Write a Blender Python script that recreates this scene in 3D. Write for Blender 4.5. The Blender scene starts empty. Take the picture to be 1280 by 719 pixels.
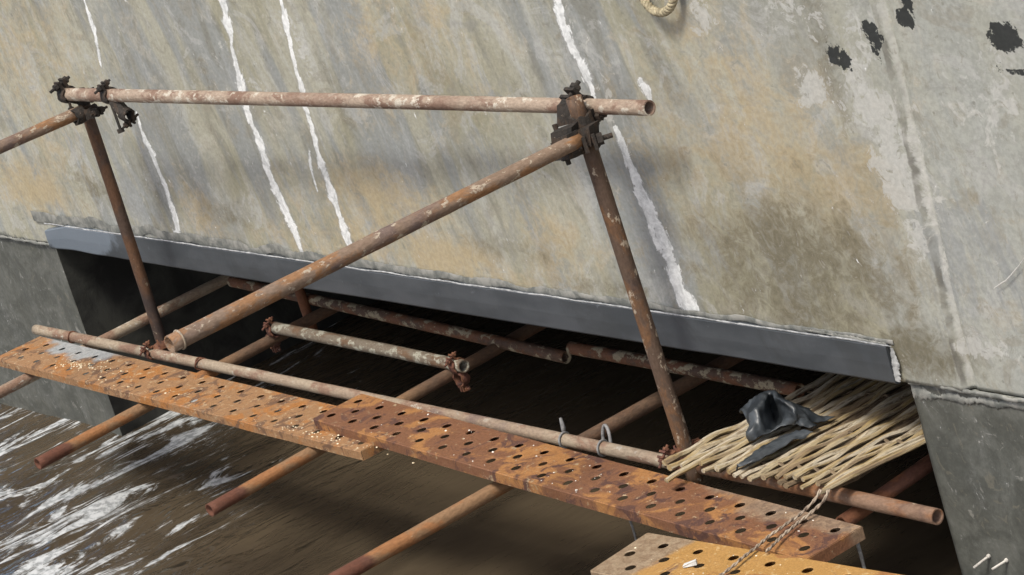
import bpy, bmesh, math, random
import numpy as np
from mathutils import Vector, Matrix, noise as mnoise
random.seed(7); rng = np.random.default_rng(11)
sc = bpy.context.scene
COL = sc.collection

# ------------------------------------------------------------------ camera
FPX = 3800.0
A_, B_, C_ = math.radians(-58.009), math.radians(-17.359), math.radians(-17.232)
fw = np.array([math.sin(A_)*math.cos(B_), math.cos(A_)*math.cos(B_), math.sin(B_)])
r0 = np.array([math.cos(A_), -math.sin(A_), 0.0]); u0 = np.cross(r0, fw)
rt = r0*math.cos(C_) + u0*math.sin(C_); up = -r0*math.sin(C_) + u0*math.cos(C_)
def ray(px, py): return rt*((px-640)/FPX) - up*((py-359.5)/FPX) + fw
CAM = -ray(640, 536)*10.5
def onY(px, py, y): d = ray(px, py); return Vector(CAM + d*((y-CAM[1])/d[1]))
def onZ(px, py, z): d = ray(px, py); return Vector(CAM + d*((z-CAM[2])/d[2]))
cd = bpy.data.cameras.new('camera'); cam = bpy.data.objects.new('camera', cd); COL.objects.link(cam)
cd.sensor_width = 36; cd.lens = 36*FPX/1280; cd.clip_start = .1; cd.clip_end = 2000
cam.matrix_world = Matrix(((rt[0], up[0], -fw[0], CAM[0]), (rt[1], up[1], -fw[1], CAM[1]), (rt[2], up[2], -fw[2], CAM[2]), (0, 0, 0, 1)))
sc.camera = cam

# ------------------------------------------------------------------ sky + sun
SUN = Vector((-.17, .38, -.70)).normalized()          # direction the light travels
toS = -SUN
elev = math.asin(toS.z); az = math.atan2(toS.x, toS.y)
w = bpy.data.worlds.new('World'); sc.world = w; w.use_nodes = True
nt = w.node_tree; bg = nt.nodes['Background']
sky = nt.nodes.new('ShaderNodeTexSky'); sky.sky_type = 'NISHITA'; sky.sun_disc = False
sky.sun_elevation = elev; sky.sun_rotation = az; sky.air_density = 1.0; sky.dust_density = 5.0; sky.ozone_density = 1.0
nt.links.new(sky.outputs[0], bg.inputs[0]); bg.inputs[1].default_value = .125
sl = bpy.data.lights.new('sun', 'SUN'); sl.energy = 2.6; sl.angle = math.radians(12); sl.color = (1, .96, .87)
so = bpy.data.objects.new('sun', sl); COL.objects.link(so)
so.rotation_euler = SUN.to_track_quat('-Z', 'Y').to_euler(); so.location = (3, -6, 8)
vs = sc.view_settings; vs.view_transform = 'Standard'; vs.look = 'None'; vs.gamma = 1; vs.exposure = 0.34; vs.use_curve_mapping = False

# ------------------------------------------------------------------ helpers
def tag(o, label=None, cat=None, group=None, kind=None):
    if label: o['label'] = label
    if cat: o['category'] = cat
    if group: o['group'] = group
    if kind: o['kind'] = kind
    return o
def empty(name, loc, label, cat, group=None):
    o = bpy.data.objects.new(name, None); COL.objects.link(o); o.location = loc; o.empty_display_size = .05
    return tag(o, label, cat, group)
def link(name, verts, faces, mat, parent=None, smooth=False, loc=None, rot=None):
    me = bpy.data.meshes.new(name); me.from_pydata([tuple(v) for v in verts], [], faces); me.update()
    if smooth: me.polygons.foreach_set('use_smooth', [True]*len(me.polygons))
    me.materials.append(mat)
    o = bpy.data.objects.new(name, me); COL.objects.link(o)
    if loc is not None: o.location = loc
    if rot is not None: o.rotation_mode = 'QUATERNION'; o.rotation_quaternion = rot
    if parent is not None:
        o.parent = parent
    return o
class MB:
    def __init__(s): s.v = []; s.f = []
    def add(s, vs, fs):
        n = len(s.v); s.v += [tuple(v) for v in vs]; s.f += [tuple(i+n for i in f) for f in fs]
    def box(s, c, ax, ay, az, hx, hy, hz, j=0):
        c = Vector(c); V = []
        for k in ((-1,-1,-1),(1,-1,-1),(1,1,-1),(-1,1,-1),(-1,-1,1),(1,-1,1),(1,1,1),(-1,1,1)):
            V.append(c + ax*(k[0]*hx) + ay*(k[1]*hy) + az*(k[2]*hz) + Vector([random.uniform(-j, j) for _ in range(3)]))
        s.add(V, [(0,3,2,1),(4,5,6,7),(0,1,5,4),(1,2,6,5),(2,3,7,6),(3,0,4,7)])
    def cyl(s, p, q, r, n=12, r2=None):
        p = Vector(p); q = Vector(q); a = (q-p).normalized(); x = a.orthogonal().normalized(); y = a.cross(x)
        r2 = r if r2 is None else r2; V = []
        for i in range(n): t = 2*math.pi*i/n; V.append(p + (x*math.cos(t)+y*math.sin(t))*r)
        for i in range(n): t = 2*math.pi*i/n; V.append(q + (x*math.cos(t)+y*math.sin(t))*r2)
        s.add(V, [(i, (i+1) % n, n+(i+1) % n, n+i) for i in range(n)] + [tuple(range(n))[::-1], tuple(range(n, 2*n))])
    def path(s, pts, rad, n=8, flat=1.0, flatdir=None):
        pts = [Vector(p) for p in pts]; m = len(pts); V = []
        ref = flatdir
        for i, p in enumerate(pts):
            a = (pts[min(i+1, m-1)] - pts[max(i-1, 0)]).normalized()
            x = (ref - a*ref.dot(a)).normalized() if ref is not None else None
            if x is None:
                x = a.orthogonal().normalized() if i == 0 else (px_ - a*px_.dot(a)).normalized()
            px_ = x; y = a.cross(x); r = rad[i] if hasattr(rad, '__len__') else rad
            for k in range(n):
                t = 2*math.pi*k/n; V.append(p + x*math.cos(t)*r*flat + y*math.sin(t)*r)
        F = [(i*n+k, i*n+(k+1) % n, (i+1)*n+(k+1) % n, (i+1)*n+k) for i in range(m-1) for k in range(n)]
        F += [tuple(range(n))[::-1], tuple(range((m-1)*n, m*n))]
        s.add(V, F)
    def build(s, name, mat, parent=None, smooth=False): 
        off = None
        v = s.v
        if parent is not None:
            v = [Vector(p) - parent.location for p in v]
        return link(name, v, s.f, mat, parent, smooth)
    def build_at(s, name, mat, base, smooth=False):
        b = Vector(base); return link(name, [Vector(p)-b for p in s.v], s.f, mat, None, smooth, loc=b)

# value noise on numpy arrays
_P = rng.random((256, 256))
def vn(x, y):
    xi = np.floor(x).astype(int); yi = np.floor(y).astype(int); fx = x-xi; fy = y-yi
    fx = fx*fx*(3-2*fx); fy = fy*fy*(3-2*fy); g = lambda a, b: _P[a % 256, b % 256]
    return (g(xi, yi)*(1-fx)+g(xi+1, yi)*fx)*(1-fy) + (g(xi, yi+1)*(1-fx)+g(xi+1, yi+1)*fx)*fy
def fbm(x, y, o=4):
    s = 0; a = .5; t = 0
    for k in range(o): s = s + a*vn(x*2**k+17*k, y*2**k+31*k); t += a; a *= .5
    return s/t

# node-material helper
class Mat:
    def __init__(s, name, rough=.8, spec=.3):
        s.m = bpy.data.materials.new(name); s.m.use_nodes = True; s.t = s.m.node_tree
        s.b = s.t.nodes['Principled BSDF']; s.b.inputs['Roughness'].default_value = rough
        s.b.inputs['Specular IOR Level'].default_value = spec
        s.tc = s.t.nodes.new('ShaderNodeTexCoord').outputs['Object']; s.h = []
    def N(s, k, **p):
        n = s.t.nodes.new(k)
        for a, v in p.items(): setattr(n, a, v)
        return n
    def put(s, i, v):
        if isinstance(v, bpy.types.NodeSocket): s.t.links.new(v, i)
        else:
            if i.type == 'RGBA' and len(v) == 3: v = (*v, 1)
            i.default_value = v
    def map(s, scale=(1, 1, 1), loc=(0, 0, 0), rot=(0, 0, 0), vec=None):
        n = s.N('ShaderNodeMapping'); s.put(n.inputs[0], vec or s.tc)
        n.inputs[1].default_value = loc; n.inputs[2].default_value = rot; n.inputs[3].default_value = scale
        return n.outputs[0]
    def noise(s, sc_, vec=None, det=5, rough=.6, dist=0):
        n = s.N('ShaderNodeTexNoise'); s.put(n.inputs['Vector'], vec or s.tc); n.inputs['Scale'].default_value = sc_
        n.inputs['Detail'].default_value = det; n.inputs['Roughness'].default_value = rough; n.inputs['Distortion'].default_value = dist
        return n.outputs[0]
    def ramp(s, f, a, b, lo=0., hi=1.):
        n = s.N('ShaderNodeMapRange', clamp=True, interpolation_type='SMOOTHSTEP'); s.put(n.inputs[0], f)
        for i, v in enumerate((a, b, lo, hi)): s.put(n.inputs[i+1], v)
        return n.outputs[0]
    def mix(s, f, a, b, bt='MIX'):
        n = s.N('ShaderNodeMix', data_type='RGBA', blend_type=bt); s.put(n.inputs[0], f); s.put(n.inputs[6], a); s.put(n.inputs[7], b)
        return n.outputs[2]
    def math(s, op, a, b=0.):
        n = s.N('ShaderNodeMath', operation=op); s.put(n.inputs[0], a); s.put(n.inputs[1], b); return n.outputs[0]
    def attr(s, name): n = s.N('ShaderNodeAttribute', attribute_name=name); return n.outputs['Fac']
    def xyz(s): n = s.N('ShaderNodeSeparateXYZ'); s.put(n.inputs[0], s.tc); return n.outputs
    def blob(s, c, r, ns=8, amt=.5):       # 1 inside an uneven spot around c (object coordinates), 0 outside
        v = s.N('ShaderNodeVectorMath', operation='SUBTRACT'); s.put(v.inputs[0], s.tc); v.inputs[1].default_value = c
        d = s.N('ShaderNodeVectorMath', operation='DIVIDE'); s.put(d.inputs[0], v.outputs[0]); d.inputs[1].default_value = r
        l = s.N('ShaderNodeVectorMath', operation='LENGTH'); s.put(l.inputs[0], d.outputs[0])
        nn = s.math('MULTIPLY', s.math('SUBTRACT', s.noise(ns), .5), amt*2)
        return s.ramp(s.math('ADD', l.outputs['Value'], nn), .85, 1.1, 1., 0.)
    def col(s, c): s.put(s.b.inputs['Base Color'], c)
    def bump(s, h, d=.002, st=1.):
        n = s.N('ShaderNodeBump'); s.put(n.inputs['Height'], h); n.inputs['Distance'].default_value = d; n.inputs['Strength'].default_value = st
        s.put(s.b.inputs['Normal'], n.outputs[0])
    def rough(s, v): s.put(s.b.inputs['Roughness'], v)

def rust(name, base, rustc, dark, pale, rust_amt=.5, dark_amt=.35, pale_amt=.35, seed=0., sc_=1., palec=None, rough=.72, bands=0., tip=None):
    m = Mat(name, rough, .35)
    v = m.map((1, 1, .55), (seed*3.1, seed*1.7, seed*2.3))
    n1 = m.noise(9*sc_, v, 6, .65, .4); n2 = m.noise(26*sc_, m.map((1, 1, .7), (seed, 5, seed)), 6, .7); n3 = m.noise(5*sc_, m.map((1, 1, .5), (9, seed, 2)), 5, .6, .6)
    n4 = m.noise(120, v, 3, .6)
    c = m.mix(m.ramp(n1, .62-rust_amt*.3, .72-rust_amt*.3), base, rustc)
    c = m.mix(m.ramp(n3, .68-dark_amt*.3, .82-dark_amt*.3), c, dark)
    c = m.mix(m.ramp(n2, .70-pale_amt*.3, .76-pale_amt*.3), c, pale)
    if bands:
        n5 = m.noise(2.2, m.map((.05, .05, 1), (seed, 1, seed*5)), 3, .7)
        c = m.mix(m.ramp(n5, .5, .58, 0., bands), c, rustc)
    if tip:      # red-painted tip, then worn orange, then dark brown painted in as shade towards the pier
        zz = m.math('ADD', m.xyz()[2], m.math('MULTIPLY', m.math('SUBTRACT', n1, .5), .14))
        c = m.mix(m.ramp(zz, tip[0], tip[0]+.04, .85, 0.), c, (.095, .034, .025)); c = m.mix(m.ramp(zz, tip[1], tip[1]+.25, 0., .82), c, m.mix(m.ramp(n2, .4, .6), (.075, .05, .038), (.12, .075, .05)))
    c = m.mix(m.ramp(n4, .3, .7), m.mix(1., c, (.72, .70, .68), 'MULTIPLY'), c)
    m.col(c); m.bump(m.math('ADD', m.math('MULTIPLY', n2, 1.6), m.math('MULTIPLY', n4, .5)), .003, .8)
    m.rough(m.ramp(n2, .3, .7, rough-.12, rough+.18))
    return m.m

# ------------------------------------------------------------------ materials
D = .25                                    # plane of the concrete face
ZB = .284                                  # underside of the slab
def wpt(px, py): p = onY(px, py, D); return p.x, p.z
def concrete():
    m = Mat('weathered_concrete', .85, .25)
    sh = m.N('ShaderNodeVectorMath', operation='MULTIPLY_ADD')
    x = m.xyz()
    cmb = m.N('ShaderNodeCombineXYZ'); m.put(cmb.inputs[0], m.math('ADD', x[0], m.math('MULTIPLY', x[2], .22))); m.put(cmb.inputs[1], x[1]); m.put(cmb.inputs[2], x[2])
    P = cmb.outputs[0]
    st1 = m.noise(1., m.map((4.0, 1, .8), vec=P), 5, .54, .6)
    st2 = m.noise(1., m.map((8, 1, 2.0), (3, 0, 7), vec=P), 5, .52, 1.3)
    st3 = m.noise(1., m.map((26, 1, 8), (8, 0, 1), vec=P), 5, .7, 1.2)
    right = m.ramp(x[0], .9, 1.7, 1., .3)
    big = m.noise(1.5, None, 6, .6, .5); med = m.noise(6.5, m.map(loc=(4, 2, 9)), 6, .65, .9); fine = m.noise(60, None, 5, .65); mid2 = m.noise(17, m.map(loc=(1, 1, 5)), 6, .7, 1.2)
    c = m.mix(m.ramp(big, .36, .60), (.295, .285, .21), (.375, .37, .305))
    c = m.mix(m.math('MULTIPLY', m.ramp(st1, .44, .58, 0, .9), m.ramp(x[0], .9, 1.7, 1., .6)), c, (.265, .28, .275))
    c = m.mix(m.math('MULTIPLY', m.ramp(st2, .50, .72, 0, .50), right), c, (.475, .485, .465))
    c = m.mix(m.math('MULTIPLY', m.ramp(st2, .46, .31, 0, .6), right), c, (.20, .195, .16))
    c = m.mix(m.ramp(x[0], 1.75, 2.15, 0, .55), c, (.37, .39, .37))
    c = m.mix(m.ramp(med, .53, .66, 0, .5), c, (.44, .42, .36))
    c = m.mix(m.ramp(med, .44, .34, 0, .45), c, (.25, .25, .235))
    blt = m.noise(3.2, m.map(loc=(7, 3, 1)), 8, .66, 1.6)
    c = m.mix(m.ramp(blt, .55, .60, 0, .45), c, (.43, .435, .42)); c = m.mix(m.ramp(blt, .45, .38, 0, .5), c, (.265, .25, .205))
    mn = m.math('MULTIPLY', m.math('SUBTRACT', m.math('ADD', m.math('MULTIPLY', mid2, .5), m.math('MULTIPLY', med, .5)), .5), 2.2)
    sn = m.math('MULTIPLY', m.math('SUBTRACT', m.math('ADD', m.math('MULTIPLY', st3, .5), m.math('MULTIPLY', st2, .5)), .5), 2.0)
    def msk(a, n, lo=.42, hi=.60, top=1.): return m.ramp(m.math('ADD', m.attr(a), n), lo, hi, 0., top)
    c = m.mix(msk('m_grey', sn, .35, .7, .8), c, (.27, .285, .285))
    c = m.mix(msk('m_tan', mn, .15, .75, .85), c, (.42, .345, .215))
    c = m.mix(msk('m_olive', mn, .16, .75, .95), c, (.15, .137, .095))
    c = m.mix(msk('m_pale', mn, .45, .55, .8), c, (.47, .475, .455))
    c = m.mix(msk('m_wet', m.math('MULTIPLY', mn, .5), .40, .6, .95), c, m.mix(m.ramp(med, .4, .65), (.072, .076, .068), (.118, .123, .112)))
    ax_, az_ = wpt(1090, 0); bx_, bz_ = wpt(1193, 440); zw = m.math('SUBTRACT', x[2], .66)      # object space starts at the water line
    lx = m.math('SUBTRACT', x[0], m.math('ADD', m.math('MULTIPLY', m.math('SUBTRACT', zw, az_), (bx_-ax_)/(bz_-az_)), ax_))
    lx = m.math('ADD', lx, m.math('MULTIPLY', m.math('SUBTRACT', med, .5), .05))
    crack = m.math('MULTIPLY', m.math('MULTIPLY', m.ramp(m.math('ABSOLUTE', lx), .004, .011, 1, 0), m.ramp(m.noise(5, m.map(loc=(0, 0, 4)), 3), .40, .55, .15, 1)), m.ramp(zw, ZB, ZB+.05))
    c = m.mix(m.math('MULTIPLY', crack, .75), c, (.12, .115, .10))
    c = m.mix(m.math('MULTIPLY', m.ramp(m.math('ABSOLUTE', m.math('SUBTRACT', lx, .017)), .003, .010, 1, 0), m.ramp(zw, ZB, ZB+.05, 0, .4)), c, (.50, .50, .48))
    c = m.mix(m.ramp(mid2, .60, .68, 0, .30), c, (.50, .49, .45))
    c = m.mix(m.ramp(mid2, .40, .33, 0, .40), c, (.20, .185, .145))
    v = m.N('ShaderNodeTexVoronoi'); m.put(v.inputs['Vector'], m.map(loc=(2, 0, 3))); v.inputs['Scale'].default_value = 16; v.inputs['Randomness'].default_value = 1
    pit = m.ramp(m.math('ADD', v.outputs['Distance'], m.math('MULTIPLY', med, .35)), .22, .26, 1, 0)
    c = m.mix(m.math('MULTIPLY', pit, .35), c, (.13, .12, .10))
    dn = m.math('MULTIPLY', m.math('SUBTRACT', m.math('ADD', m.math('MULTIPLY', mid2, .35), m.math('ADD', m.math('MULTIPLY', m.noise(36, m.map((1, 1, .45), (3, 3, 3)), 5, .7, .5), .35), m.math('MULTIPLY', st3, .3))), .5), 3.3)
    drip = m.ramp(m.math('ADD', m.attr('m_drip'), dn), .34, .46)
    halo = m.ramp(m.math('ADD', m.attr('m_drip'), m.math('MULTIPLY', dn, .5)), .02, .45, 0., .55)
    c = m.mix(halo, c, (.36, .37, .37)); c = m.mix(m.math('MULTIPLY', drip, .92), c, m.mix(m.ramp(mid2, .35, .6), (.58, .60, .60), (.84, .86, .86)))
    bn = m.math('MULTIPLY', m.math('SUBTRACT', m.math('ADD', m.math('MULTIPLY', mid2, .5), m.math('MULTIPLY', m.noise(42, m.map(loc=(6, 1, 2)), 5, .75, .6), .5)), .5), 2.6)
    c = m.mix(msk('m_black', bn, .60, .66, .96), c, (.022, .025, .026))
    c = m.mix(m.ramp(fine, .35, .65), m.mix(1., c, (.84, .84, .84), 'MULTIPLY'), c)
    m.col(c)
    m.bump(m.math('ADD', m.math('ADD', m.math('MULTIPLY', mid2, .8), m.math('MULTIPLY', fine, .2)), m.math('MULTIPLY', drip, .5)), .005, .35)
    m.rough(m.ramp(m.attr('m_wet'), .3, .7, .88, .5))
    return m.m
CONC = concrete()
def plain(name, c1, c2, sc_=20, rough=.8, bd=.002, spec=.3, det=5, metal=0):
    m = Mat(name, rough, spec); n = m.noise(sc_, None, det, .65, .3); m.col(m.mix(m.ramp(n, .35, .65), c1, c2)); m.bump(n, bd, .8)
    m.b.inputs['Metallic'].default_value = metal
    return m.m
MORTAR = plain('white_mortar', (.46, .47, .46), (.66, .67, .66), 18, .85, .003)
LIP = plain('grey_mortar', (.12, .128, .12), (.27, .27, .25), 16, .85, .003)
SOFFIT = plain('shade_dark_soffit', (.018, .018, .017), (.042, .043, .038), 5, .8, .01)  # near-black colour stands in for shade under the slab and on the reveals
def strip_mat():
    m = Mat('slate_grey_strip', .55, .35); n = m.noise(3, m.map((1, 1, 3)), 5, .6); n2 = m.noise(14, None, 6, .7)
    c = m.mix(m.ramp(n, .35, .65), (.042, .049, .056), (.064, .072, .081))
    c = m.mix(m.ramp(n2, .64, .72, 0, .4), c, (.17, .19, .21)); c = m.mix(m.ramp(m.noise(2.2, m.map((1, 1, .6), (5, 5, 5)), 6, .7, 1), .52, .60, 0, .35), c, (.036, .040, .042)); 
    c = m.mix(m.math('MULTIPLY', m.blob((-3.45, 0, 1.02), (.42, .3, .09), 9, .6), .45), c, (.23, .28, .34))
    m.col(c); m.bump(n2, .003, .5); return m.m
STRIP = strip_mat()
T_RAIL = rust('tube_pale_rust', (.34, .27, .21), (.21, .135, .10), (.13, .085, .065), (.50, .46, .39), .45, .25, .55, 1.3, bands=.7)
T_POST = rust('tube_dark_rust', (.085, .056, .042), (.12, .064, .036), (.045, .033, .03), (.33, .28, .21), .5, .5, .30, 2.1)
T_POST2 = rust('tube_flaked_rust', (.10, .066, .047), (.16, .085, .043), (.07, .048, .04), (.38, .32, .25), .5, .45, .42, 3.4)
T_BRACE = rust('tube_brown_rust', (.225, .16, .115), (.27, .145, .07), (.16, .115, .10), (.42, .36, .28), .5, .5, .42, 4.2, sc_=1.4)
T_LEDG = rust('tube_tan', (.33, .27, .20), (.235, .15, .105), (.18, .14, .125), (.43, .40, .34), .35, .4, .35, 5.5, bands=.35)
T_OUT = rust('tube_orange_rust', (.25, .15, .08), (.29, .135, .055), (.15, .08, .055), (.38, .26, .16), .6, .4, .15, 6.1, tip=(.13, .80))
T_IN = rust('tube_mortar_crusted', (.17, .14, .105), (.14, .085, .05), (.08, .06, .05), (.34, .33, .27), .4, .35, .55, 7.7)
T_REAR = rust('tube_rear_shade_tone', (.10, .06, .04), (.16, .07, .035), (.05, .035, .03), (.34, .29, .20), .6, .4, .62, 2.7)  # rust colours darkened to paint in the shade of the opening
T_RED = rust('tube_red_rust', (.11, .05, .034), (.17, .07, .035), (.08, .035, .03), (.34, .26, .18), .6, .4, .12, 8.4)
CLAMP = rust('clamp_black_rust', (.032, .027, .023), (.055, .038, .027), (.018, .016, .014), (.16, .135, .11), .4, .5, .22, 9.1, 3)
CLAMPR = rust('clamp_red_rust', (.12, .05, .035), (.17, .075, .04), (.05, .03, .026), (.26, .20, .15), .5, .5, .12, 9.9, 3)

T_OUT2 = rust('tube_rusty_end', (.22, .14, .095), (.24, .115, .055), (.13, .08, .06), (.36, .28, .2), .5, .4, .2, 11.1)
def plank_mat(name, seed, base, orange, brown, pale, oa, ba, pa, extra=None):
    m = Mat(name, .7, .35)
    n1 = m.noise(5.5, m.map((.7, 1, 1), (seed, 0, 0)), 7, .62, .9); n2 = m.noise(11, m.map(loc=(0, seed, 0)), 7, .68, .8)
    n3 = m.noise(34, m.map(loc=(seed, seed, 0)), 6, .7, .4); n4 = m.noise(150, None, 3)
    c = m.mix(m.ramp(n1, oa, oa+.07), base, orange)
    c = m.mix(m.ramp(n2, ba, ba+.08), c, brown)
    c = m.mix(m.ramp(n3, pa, pa+.06, 0, .75), c, pale)
    if extra: c = extra(m, c, n3)
    c = m.mix(m.ramp(n4, .35, .65), m.mix(1., c, (.78, .76, .74), 'MULTIPLY'), c)
    m.col(c); m.bump(m.math('ADD', m.math('ADD', n3, m.math('MULTIPLY', n4, .4)), n2), .004, .7)
    m.rough(m.ramp(n2, .35, .65, .40, .75))
    return m.m
def exA(m, c, n):
    a = m.math('MULTIPLY', m.blob((.42, .09, 0), (.36, .20, .2), 7, .45), .95)
    c = m.mix(a, c, m.mix(m.ramp(n, .4, .6), (.27, .29, .30), (.36, .38, .39)))
    b = m.blob((.72, .13, 0), (.24, .06, .2), 16, .6)
    return m.mix(m.math('MULTIPLY', b, m.ramp(n, .42, .52)), c, (.66, .56, .34))
def exC(m, c, n):
    a = m.blob((.06, .12, 0), (.16, .5, .2), 6, .3)
    return m.mix(a, c, m.mix(m.ramp(n, .4, .6), (.23, .16, .10), (.31, .235, .155)))
def exB(m, c, n):
    a = m.blob((2.55, .12, 0), (.55, .2, .2), 5, .5)
    return m.mix(m.math('MULTIPLY', a, .75), c, m.mix(m.ramp(n, .4, .6), (.19, .145, .105), (.32, .24, .165)))
P_A = plank_mat('plank_orange', 1.2, (.31, .175, .085), (.36, .16, .05), (.15, .085, .05), (.50, .39, .25), .51, .51, .57, exA)
P_B = plank_mat('plank_brown', 4.7, (.19, .088, .045), (.34, .165, .06), (.095, .046, .034), (.42, .33, .21), .50, .53, .60, exB)
P_C = plank_mat('plank_ochre', 8.3, (.40, .225, .07), (.30, .14, .05), (.20, .115, .065), (.55, .40, .20), .56, .60, .58, exC)
def bamboo():
    m = Mat('dry_bamboo', .6, .35); n = m.noise(5, m.map((9, .6, 9)), 4, .6); n2 = m.noise(40, m.map((3, .5, 3)), 4, .6)
    n3 = m.noise(3, m.map((9, .4, 2), (3, 3, 3)), 3)
    c = m.mix(m.ramp(n, .4, .6), (.38, .32, .21), (.30, .22, .10)); c = m.mix(m.ramp(n3, .52, .6, 0, .7), c, (.46, .42, .34)); c = m.mix(m.ramp(n3, .48, .40, 0, .85), c, (.20, .145, .09))
    c = m.mix(m.ramp(n2, .50, .62, 0, .75), c, (.17, .125, .08)); m.col(c); m.bump(n2, .003, .8); return m.m
BAMB = bamboo()
BAMBD = plain('dark_bamboo_strip', (.09, .065, .042), (.19, .14, .085), 30, .7, .002)
ROPE = plain('twisted_straw', (.14, .105, .08), (.42, .35, .27), 28, .85, .002)
RUBBER = Mat('black_rubber', .42, .5)
RUBBER.col(RUBBER.mix(RUBBER.ramp(RUBBER.noise(14), .4, .65), (.020, .024, .028), (.058, .067, .075))); RUBBER.bump(RUBBER.noise(45), .002, .5); RUBBER = RUBBER.m
WIRE = plain('grey_wire', (.12, .12, .12), (.28, .28, .28), 30, .6, .001)

# ------------------------------------------------------------------ water
def water():
    m = Mat('muddy_river', .06, .5); T = m.t.links
    n = m.noise(1.1, m.map((1, .5, 1)), 5, .6, .6)
    n2 = m.noise(9, m.map((1.7, .5, 1), rot=(0, 0, .15)), 3, .55, .6); n3 = m.noise(5, m.map((1.5, .5, 1), rot=(0, 0, .1)), 3, .6, .6)
    bp = m.N('ShaderNodeBump'); m.put(bp.inputs['Height'], m.math('ADD', n2, m.math('MULTIPLY', n3, 2.5))); bp.inputs['Distance'].default_value = .030; m.put(bp.inputs['Strength'], m.ramp(m.math('ADD', m.xyz()[0], m.math('MULTIPLY', m.xyz()[1], .8)), -2.6, -.8, 1., .13))
    df = m.N('ShaderNodeBsdfDiffuse'); m.put(df.inputs['Color'], m.mix(m.ramp(n, .35, .65), (.044, .034, .023), (.078, .060, .039)))
    up_ = m.N('ShaderNodeCombineXYZ'); up_.inputs[2].default_value = 1; T.new(up_.outputs[0], df.inputs['Normal'])    # silt scatters below the ripples
    gl = m.N('ShaderNodeBsdfGlossy'); gl.inputs['Roughness'].default_value = .05; T.new(bp.outputs[0], gl.inputs['Normal'])
    fr = m.N('ShaderNodeFresnel'); fr.inputs['IOR'].default_value = 1.34; T.new(bp.outputs[0], fr.inputs['Normal'])
    mx = m.N('ShaderNodeMixShader'); T.new(fr.outputs[0], mx.inputs[0]); T.new(df.outputs[0], mx.inputs[1]); T.new(gl.outputs[0], mx.inputs[2])
    fa = m.noise(3.0, m.map((2.3, .55, 1), rot=(0, 0, -.12)), 7, .68, 1.1); fb = m.noise(.9, m.map(loc=(5, 2, 0)), 3)      # pale torn streaks painted in as sky glints on the ripples
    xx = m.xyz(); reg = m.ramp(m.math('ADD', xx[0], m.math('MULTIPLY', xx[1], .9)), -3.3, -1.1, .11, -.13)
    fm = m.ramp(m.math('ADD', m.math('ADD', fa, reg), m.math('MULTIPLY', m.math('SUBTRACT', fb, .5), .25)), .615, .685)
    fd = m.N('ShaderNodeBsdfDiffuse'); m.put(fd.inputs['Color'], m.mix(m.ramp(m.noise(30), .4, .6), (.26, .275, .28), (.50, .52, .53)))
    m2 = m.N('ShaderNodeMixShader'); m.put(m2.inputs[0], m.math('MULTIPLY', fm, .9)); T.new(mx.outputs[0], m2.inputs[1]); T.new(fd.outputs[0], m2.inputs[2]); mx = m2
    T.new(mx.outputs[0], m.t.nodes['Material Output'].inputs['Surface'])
    x0, x1, y0, y1, dx = -9.0, 3.2, -3.0, 2.6, .03
    nx = int((x1-x0)/dx)+1; ny = int((y1-y0)/dx)+1
    X, Y = np.meshgrid(np.linspace(x0, x1, nx), np.linspace(y0, y1, ny), indexing='ij')
    Z = np.zeros_like(X); wr = np.random.default_rng(5)
    wx = X + .25*fbm(X*.9, Y*.9, 3); wy = Y + .25*fbm(X*.9+40, Y*.9, 3)
    for i in range(46):
        L = math.exp(wr.uniform(math.log(.10), math.log(1.3))); a = wr.normal(.12, .38); k = 2*math.pi/L
        Z += .0055*L**1.0*np.sin(k*(wx*math.cos(a)+wy*math.sin(a)) + wr.uniform(0, 6.28))
    amp = .25 + 1.5*np.clip(fbm(X*.8+3, Y*.5+8, 3)*2-.5, 0, 1)
    amp *= np.clip((-X-.2)/2.4, .07, 1.15)
    Z *= amp
    amp2 = np.clip((.15-Y)/.7, .22, 1.)
    Z *= amp2
    e = np.minimum(np.minimum(X-x0, x1-X), np.minimum(Y-y0, y1-Y)); Z *= np.clip(e/.4, 0, 1)
    V = np.stack([X, Y, Z], -1).reshape(-1, 3)
    idx = np.arange(nx*ny).reshape(nx, ny)
    F = np.stack([idx[:-1, :-1], idx[1:, :-1], idx[1:, 1:], idx[:-1, 1:]], -1).reshape(-1, 4).tolist()
    V = V.tolist(); n0 = len(V); W = 900
    for q in ([(-W,-W),(W,-W),(W,y0),(-W,y0)], [(-W,y1),(W,y1),(W,W),(-W,W)], [(-W,y0),(x0,y0),(x0,y1),(-W,y1)], [(x1,y0),(W,y0),(W,y1),(x1,y1)]):
        b = len(V); V += [(a[0], a[1], 0) for a in q]; F.append([b, b+1, b+2, b+3])
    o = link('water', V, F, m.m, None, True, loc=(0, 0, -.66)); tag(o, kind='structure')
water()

# ------------------------------------------------------------------ concrete pier
root = empty('concrete_pier', (0, D, -.66), 'stained grey concrete bridge pier face with low opening above the brown water', 'pier')
def wpt_(px, py): p = onY(px, py, D); return p.x, p.z
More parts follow.
